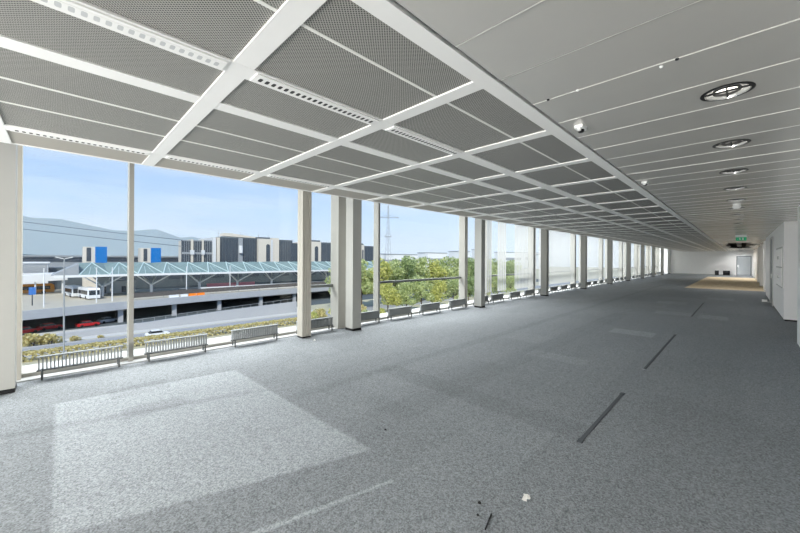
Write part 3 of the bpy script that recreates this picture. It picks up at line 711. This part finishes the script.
# long low buildings left
lb = empty('long_building', (0, 235, D)); tag(lb, 'long low grey building with dark window band behind the blue blocks', 'building')
MB().box(-30, 60, 0, 20, 0, 12.0).build('wall', 'roof_grey', lb); MB().box(-22, 55, -.2, 0, 9.6, 11.4).build('window_band', 'window_dark', lb); MB().box(-31, 61, -1, 21, 12, 12.8).build('roof', 'roof_grey', lb)
wh = empty('white_hall', (-7, 172, D)); tag(wh, 'white hall with grey louvre band at the left window edge', 'building')
MB().box(-6, 4.5, 0, 12, 0, 9.6).build('wall', 'tower_white', wh); MB().box(-5.9, 4.2, -.2, 0, 6.6, 9.1).build('louvre_band', 'steel_grey', wh); MB().box(-6.4, 4.9, -.5, 12, 9.6, 10.0).build('roof', 'steel_white', wh); MB().box(4.5, 14, 3, 12, 0, 8.0).build('annex', 'facade_dark', wh)

# vehicles
def bus(loc, rz, L_, lab, body='car_white', mid=False):
    b = empty('bus', loc, rz); tag(b, lab, 'bus')
    MB().prism([(-L_/2, .35), (L_/2, .35), (L_/2+.12, 1.2), (L_/2, 2.7), (L_/2-.5, 3.1), (-L_/2+.2, 3.1), (-L_/2, 2.8)], 'y', -1.27, 1.27).build('body', body, b)
    MB().box(-L_/2+.5, L_/2-.9, -1.3, 1.3, 1.35, 2.45).build('side_windows', 'glass_dark', b)
    MB().prism([(L_/2-.1, 1.25), (L_/2+.16, 1.3), (L_/2+.04, 2.6), (L_/2-.1, 2.6)], 'y', -1.15, 1.15).build('windscreen', 'glass_dark', b)
    for x in (-L_/2+2.2, L_/2-2.4):
        for s_ in (-1, 1): MB().bar((x, s_*1.0, .5), (x, s_*1.3, .5), .5, 14).build('wheel', 'tyre', b)
bus((6.2, 131.5, D), -1.38, 9.5, 'white bus parked on the deck, front end towards us')
bus((3.3, 141.5, D), -1.38, 9.5, 'white bus parked behind the nearer white bus')
bus((-6.5, 160, D), .1, 11, 'ochre bus standing under the white side roof', 'bus_ochre')
def car(loc, rz, m_, lab):
    c = empty('car', loc, rz); tag(c, lab, 'car')
    MB().prism([(-2.1, .3), (2.1, .3), (2.15, .7), (1.9, .85), (1.0, .95), (-1.9, 1.0), (-2.15, .8)], 'y', -.85, .85).build('body', m_, c)
    MB().prism([(-1.7, .95), (1.1, .92), (.4, 1.42), (-1.1, 1.45)], 'y', -.78, .78).build('cabin', 'glass_dark', c)
    MB().prism([(-1.15, 1.43), (.45, 1.40), (.35, 1.5), (-1.05, 1.53)], 'y', -.72, .72).build('roof', m_, c)
    for x in (-1.3, 1.35):
        for s_ in (-1, 1): MB().bar((x, s_*.68, .32), (x, s_*.88, .32), .32, 12).build('wheel', 'tyre', c)
car((15.3, 89.4, G+.03), .05, 'car_white', 'white car on the road behind the hedge')
for x, y, rz, m_, lab in ((-5.2, 113.2, .6, 'car_red', 'red car in the underpass, farthest left'), (-1.3, 116, .3, 'car_red', 'red car in the underpass, beside the leftmost one'),
                          (5.2, 114.6, .25, 'car_red', 'bright red car in the underpass right of the lamp post'), (9.3, 118, .4, 'car_silver', 'silver car in the dark underpass')):
    car((x, y, G+.05), rz, m_, lab)
car((80, 127.6, D), .05, 'car_white', 'white car on the deck seen between pilaster and column')
car((36, 131, D), .0, 'car_white', 'white car under the canopy beside the pink hoarding')
car((29.5, 131, D), .0, 'car_silver', 'silver car under the canopy between two branching columns')

# lamp posts and poles
lp = empty('street_lamp', (.62, 70, G)); tag(lp, 'tall double-headed street lamp before the leftmost window', 'street lamp')
MB().bar((0, 0, 0), (0, 0, 17.0), .13, 8, r2=.09).build('pole', 'steel_grey', lp)
for s_ in (-1, 1): MB().prism([(.1*s_, 17.0), (.9*s_, 17.25), (.9*s_, 17.1), (.1*s_, 16.9)], 'y', -.16, .16).build('lamp_head', 'steel_white', lp)
proto = empty('pole'); MB().bar((0, 0, 0), (0, 0, 9), .14, 8, r2=.1).build('shaft', 'steel_white', proto); MB().bar((0, 0, 8.9), (0, -.8, 9.05), .1, 6).build('lamp_head', 'steel_white', proto)
for i, (x, y) in enumerate(((-2.34, 114.5), (7.0, 117.5), (10.2, 118.5), (28.5, 123.2), (42, 125))):
    c = proto if i == 0 else copy_tree(proto); c.location = (x, y, D)
    tag(c, '%s thin white lighting pole from the left on the deck edge' % nth(i+1), 'pole', 'white poles on the deck')
s = empty('blue_sign', (-4.4, 121, D)); MB().bar((0, 0, 0), (0, 0, 3.6), .12, 8).build('post', 'strip_dark', s); MB().box(-.6, .6, -.12, .06, 2.6, 4.4).build('board', 'sign_blue', s); tag(s, 'blue sign board on a post at the deck edge', 'sign')
# power pylon
py = empty('power_pylon', (280, 300, G)); tag(py, 'tall lattice power pylon with cross arms above the trees', 'pylon')
m = MB(); HT = 82
def half_w(z): return 2.6*(1-z/HT)+.35
zs = [0, 8, 16, 24, 31, 38, 45, 52, 58, 64, 70, 76, HT]
for a, b in zip(zs, zs[1:]):
    wa, wb = half_w(a), half_w(b)
    for sx, sy in ((-1, -1), (1, -1), (1, 1), (-1, 1)):
        m.bar((sx*wa, sy*wa, a), (sx*wb, sy*wb, b), .2, 4)
        nx, ny = (-sy, sx); m.bar((sx*wa, sy*wa, a), (nx*wb, ny*wb, b), .1, 4)
m.build('mast', 'steel_grey', py)
for z, r in ((67, 13),):
    m = MB(); d_ = Vector((.707, -.707, 0))
    for s_ in (-1, 1): m.bar(Vector((0, 0, z))-d_*0, Vector((0, 0, z+1.2*0))+d_*s_*r, .3, 4); m.bar(Vector((0, 0, z+3)), Vector((0, 0, z))+d_*s_*r, .15, 4)
    m.build('cross_arm', 'steel_grey', py)
m = MB()
for i in range(16):
    a, b = 2*math.pi*i/16, 2*math.pi*(i+1)/16; m.bar((4.2*math.cos(a), 4.2*math.sin(a), 44), (4.2*math.cos(b), 4.2*math.sin(b), 44), .2, 4)
    if i % 2 == 0: m.bar((4.2*math.cos(a), 4.2*math.sin(a), 44), (4.2*math.cos(a), 4.2*math.sin(a), 47), .12, 4)
m.build('platform', 'steel_grey', py)
# overhead cables running to the terminal roof
for i, dz in enumerate((0, -3.0)):
    m = MB(); p0, p1 = Vector((-120, 360, 40+dz*1.5)), Vector((42.2, 189.7, 10.3+dz)); pv = None
    for k in range(25):
        t = k/24; p = p0.lerp(p1, t)-Vector((0, 0, 4*t*(1-t)*1.5))
        if pv: m.bar(pv, p, .12, 4)
        pv = p
    o = m.build('overhead_cable', 'facade_dark'); tag(o, ['upper of two overhead cables crossing the leftmost window', 'lower of two overhead cables crossing the leftmost window'][i], 'cable')

# distant buildings on the right
rd = random.Random(5)
for i, (x, y, w_, h_) in enumerate(((330, 330, 70, 14), (400, 320, 46, 17), (455, 310, 30, 20), (500, 300, 18, 24), (560, 280, 60, 20), (690, 300, 80, 22), (640, 260, 30, 17))):
    b = empty('distant_building', (x, y, G)); h_ += 9.5; MB().box(-w_/2, w_/2, 0, 20, 0, h_).build('wall', 'far_white', b)
    MB().box(-w_/2+1, w_/2-1, -.3, 0, h_*.55, h_*.7).build('window_band', 'steel_grey', b); MB().box(-w_/2-.5, w_/2+.5, -.6, 20.5, h_, h_+.8).build('roof', 'roof_grey', b)
    tag(b, '%s pale distant building from the left beyond the trees' % nth(i+1), 'building', 'distant buildings')
# hills with haze in front of them
def hill(name, prof, y, depth, lab):
    m = MB(); n = len(prof)
    for i in range(n-1):
        (xa, za), (xb, zb) = prof[i], prof[i+1]
        rows_ = [(y, 0), (y+depth*.35, .62), (y+depth*.7, 1.0), (y+depth*1.3, .8)]
        for (ya, ka), (yb, kb) in zip(rows_, rows_[1:]): m.face([(xa, ya, G+(za-G)*ka), (xb, ya, G+(zb-G)*ka), (xb, yb, G+(zb-G)*kb), (xa, yb, G+(za-G)*kb)])
    o = m.build(name, 'hill'); tag(o, lab, 'mountain')
r1 = random.Random(2)
pr = [(-1200, 420), (-700, 380), (-330, 350), (-230, 345), (-150, 318), (10, 322), (190, 282), (330, 254), (450, 250), (560, 270), (640, 281), (700, 262), (760, 236), (830, 209), (930, 222), (1100, 190), (1300, 130), (1600, 90), (2200, 60)]
hill('mountain', [(x*1.05, z+r1.uniform(-4, 4)) for x, z in pr], 3600, 600, 'long hazy blue mountain ridge behind the terminal')
pr2 = [(-900, 8), (-700, 10), (-200, 12), (-60, 9), (0, 5), (60, 3), (300, 2), (600, 2)]
hill('wooded_hill', pr2, 900, 160, 'low dark green wooded rise left beneath the mountain')
hz = MB().box(-6000, 9000, 1200, 3000, -200, 900).build('haze', 'far_white')
tag(hz, 'bluish haze hanging before the distant mountains', 'haze', kind='stuff')
hm = bpy.data.materials.new('haze'); hm.use_nodes = True; nt = hm.node_tree; nt.nodes.clear()
o_ = nt.nodes.new('ShaderNodeOutputMaterial'); v_ = nt.nodes.new('ShaderNodeVolumeScatter'); v_.inputs['Color'].default_value = (.93, .97, 1, 1); v_.inputs['Density'].default_value = .00035
nt.links.new(v_.outputs[0], o_.inputs['Volume']); hz.data.materials[0] = hm

# ------------------------------------------------------------------ planting
def leaves(n, shape, size, seed):
    """n random leaf quads inside a shape function that returns a point and an outward direction"""
    r = random.Random(seed); m = MB()
    for _ in range(n):
        p, d_ = shape(r); a = (Vector((r.uniform(-1, 1), r.uniform(-1, 1), r.uniform(-1, 1)))+d_*.8).normalized(); u = a.orthogonal().normalized(); u.rotate(Matrix.Rotation(r.uniform(0, 6.28), 3, a)); v = a.cross(u); s_ = size*r.uniform(.6, 1.3)
        m.face([p-u*s_*.5-v*s_*.28, p+u*s_*.1-v*s_*.42, p+u*s_*.6, p+u*s_*.1+v*s_*.42, p-u*s_*.5+v*s_*.28])
    return m
def blobs(bl):
    tot = [b[3]**2 for b in bl]
    def f_(r):
        b = r.choices(bl, tot)[0]; d_ = Vector((r.gauss(0, 1), r.gauss(0, 1), r.gauss(0, 1))).normalized(); k = b[3]*r.uniform(.72, 1.04)
        return Vector(b[:3])+Vector((d_.x*k, d_.y*k, d_.z*k*.8)), d_
    return f_
def make_tree(seed, hgt, lm, n=2600):
    r = random.Random(seed); t = empty('tree'); bl = []
    for i in range(13): 
        a = r.uniform(0, 6.28); q = r.uniform(.4, 1)*hgt*.24; z = r.uniform(.32, .88)*hgt; q *= 1.15-.6*abs(z/hgt-.5)
        bl.append((q*math.cos(a), q*math.sin(a), z, hgt*r.uniform(.11, .17)))
    bl.append((0, 0, hgt*.86, hgt*.13)); bl.append((0, 0, hgt*.6, hgt*.22))
    leaves(n, blobs(bl), hgt*.036, seed).build('crown', lm, t, fix=False)
    tk = MB().bar((0, 0, 0), (0, 0, hgt*.55), hgt*.022, 7, r2=hgt*.012)
    for b in bl[:6]: tk.bar((0, 0, hgt*.3), b[:3], hgt*.009, 5, r2=hgt*.004)
    tk.build('trunk', 'bark', t)
    return t
protos = [make_tree(11, 18, 'leaf_green'), make_tree(12, 18, 'leaf_bright'), make_tree(13, 18, 'leaf_deep'), make_tree(14, 18, 'leaf_green')]
used = set()
spots = [(69, 97, 0, .86), (75, 94, 3, .98), (82, 93, 1, 1.03), (89, 92, 0, .99), (96, 92, 2, 1.05), (103, 91, 3, 1.03), (110, 90, 1, 1.0), (118, 90, 0, 1.06), (126, 90, 3, 1.0), (135, 90, 2, 1.02), (146, 92, 0, 1.0), (158, 92, 3, 1.0), (172, 94, 2, 1.0), (190, 96, 0, .98),
         (71, 76, 1, .62), (77, 74, 0, .6), (83, 73, 3, .66), (90, 72, 1, .62), (98, 71, 0, .64), (107, 71, 2, .62), (117, 71, 1, .62), (130, 72, 3, .62), (145, 74, 0, .6)]
for i, (x, y, k, s_) in enumerate(spots):
    c = protos[k] if k not in used else copy_tree(protos[k]); used.add(k)
    c.location = (x, y, G); c.rotation_euler = (0, 0, i*1.3); c.scale = (s_,)*3
    row = 'tall back row' if i < 14 else 'lower front row'; j = i+1 if i < 14 else i-13
    tag(c, '%s leafy tree from the left in the %s outside' % (nth(j), row), 'tree', 'trees beyond the road')
def make_shrub(seed, lm, n=420):
    r = random.Random(seed); t = empty('shrub'); bl = [(r.uniform(-1, 1), r.uniform(-.5, .5), r.uniform(.5, 1.1), r.uniform(.5, .8)) for _ in range(8)]
    leaves(n, blobs(bl), .34, seed).build('foliage', lm, t, fix=False)
    m = MB()
    for b in bl[:4]: m.bar((0, 0, 0), b[:3], .05, 5)
    m.build('stems', 'bark', t); return t
sp = [make_shrub(21, 'leaf_yellow'), make_shrub(22, 'leaf_bright'), make_shrub(23, 'leaf_green')]; used = set()
SH = [(-3.3, 97, 0, 1.55), (-.9, 96.6, 0, 1.35), (2.6, 96.6, 0, .7), (6.5, 96.4, 0, .45),
      (50, 84, 1, 1.5), (54, 86, 0, 1.7), (58, 84, 1, 1.9), (62, 86, 1, 2.1), (66, 84, 0, 1.9), (57, 77, 1, 1.4), (62, 78, 2, 1.6), (68, 76, 1, 1.6), (74, 69, 1, 1.6), (80, 68, 0, 1.7), (88, 67, 1, 1.7), (97, 66, 2, 1.7), (106, 66, 1, 1.7), (116, 66, 0, 1.7)]
for i, (x, y, k, s_) in enumerate(SH):
    c = sp[k] if k not in used else copy_tree(sp[k]); used.add(k); c.location = (x, y, G); c.rotation_euler = (0, 0, i*.9 if i > 3 else 0); c.scale = (s_,)*3
    lab = ['large yellowish bush by the road at the left window edge', 'yellowish bush merged right of the large roadside bush', 'small yellowish bush at the foot of the street lamp', 'smallest low bush by the road right of the street lamp'][i] if i < 4 else '%s yellow green shrub from the left beyond the grooved pilaster' % nth(i-3)
    tag(c, lab, 'shrub', 'shrubs outside')
# clipped hedge beyond the road, built in segments
HG = [(-4.0+4.2*i, 83.2-.03*i) for i in range(13)]; hp = None
for i, (x, y) in enumerate(HG):
    if hp is None:
        def hs(r):
            x_, y_, z_ = r.uniform(-2.2, 2.2), r.uniform(-.9, .9), r.uniform(0, 1.45); s_ = r.choice((0, 1, 1))
            if s_: z_ = 1.4+r.uniform(-.15, .12)
            else: y_ = r.choice((-.9, .9))
            return Vector((x_, y_, z_)), Vector((0, 0, 1)) if s_ else Vector((0, y_, 0))
        hp = empty('hedge'); leaves(460, hs, .4, 31).build('foliage', 'leaf_yellow', hp, fix=False)
        m = MB()
        for q in range(5): m.bar((-2+q, 0, 0), (-2+q, 0, 1.2), .06, 5)
        m.build('stems', 'bark', hp); c = hp
    else: c = copy_tree(hp)
    c.location = (x, y, G); tag(c, '%s stretch of yellowish hedge from the left below the windows' % nth(i+1), 'hedge', 'hedge along the road')
bpy.context.view_layer.update()
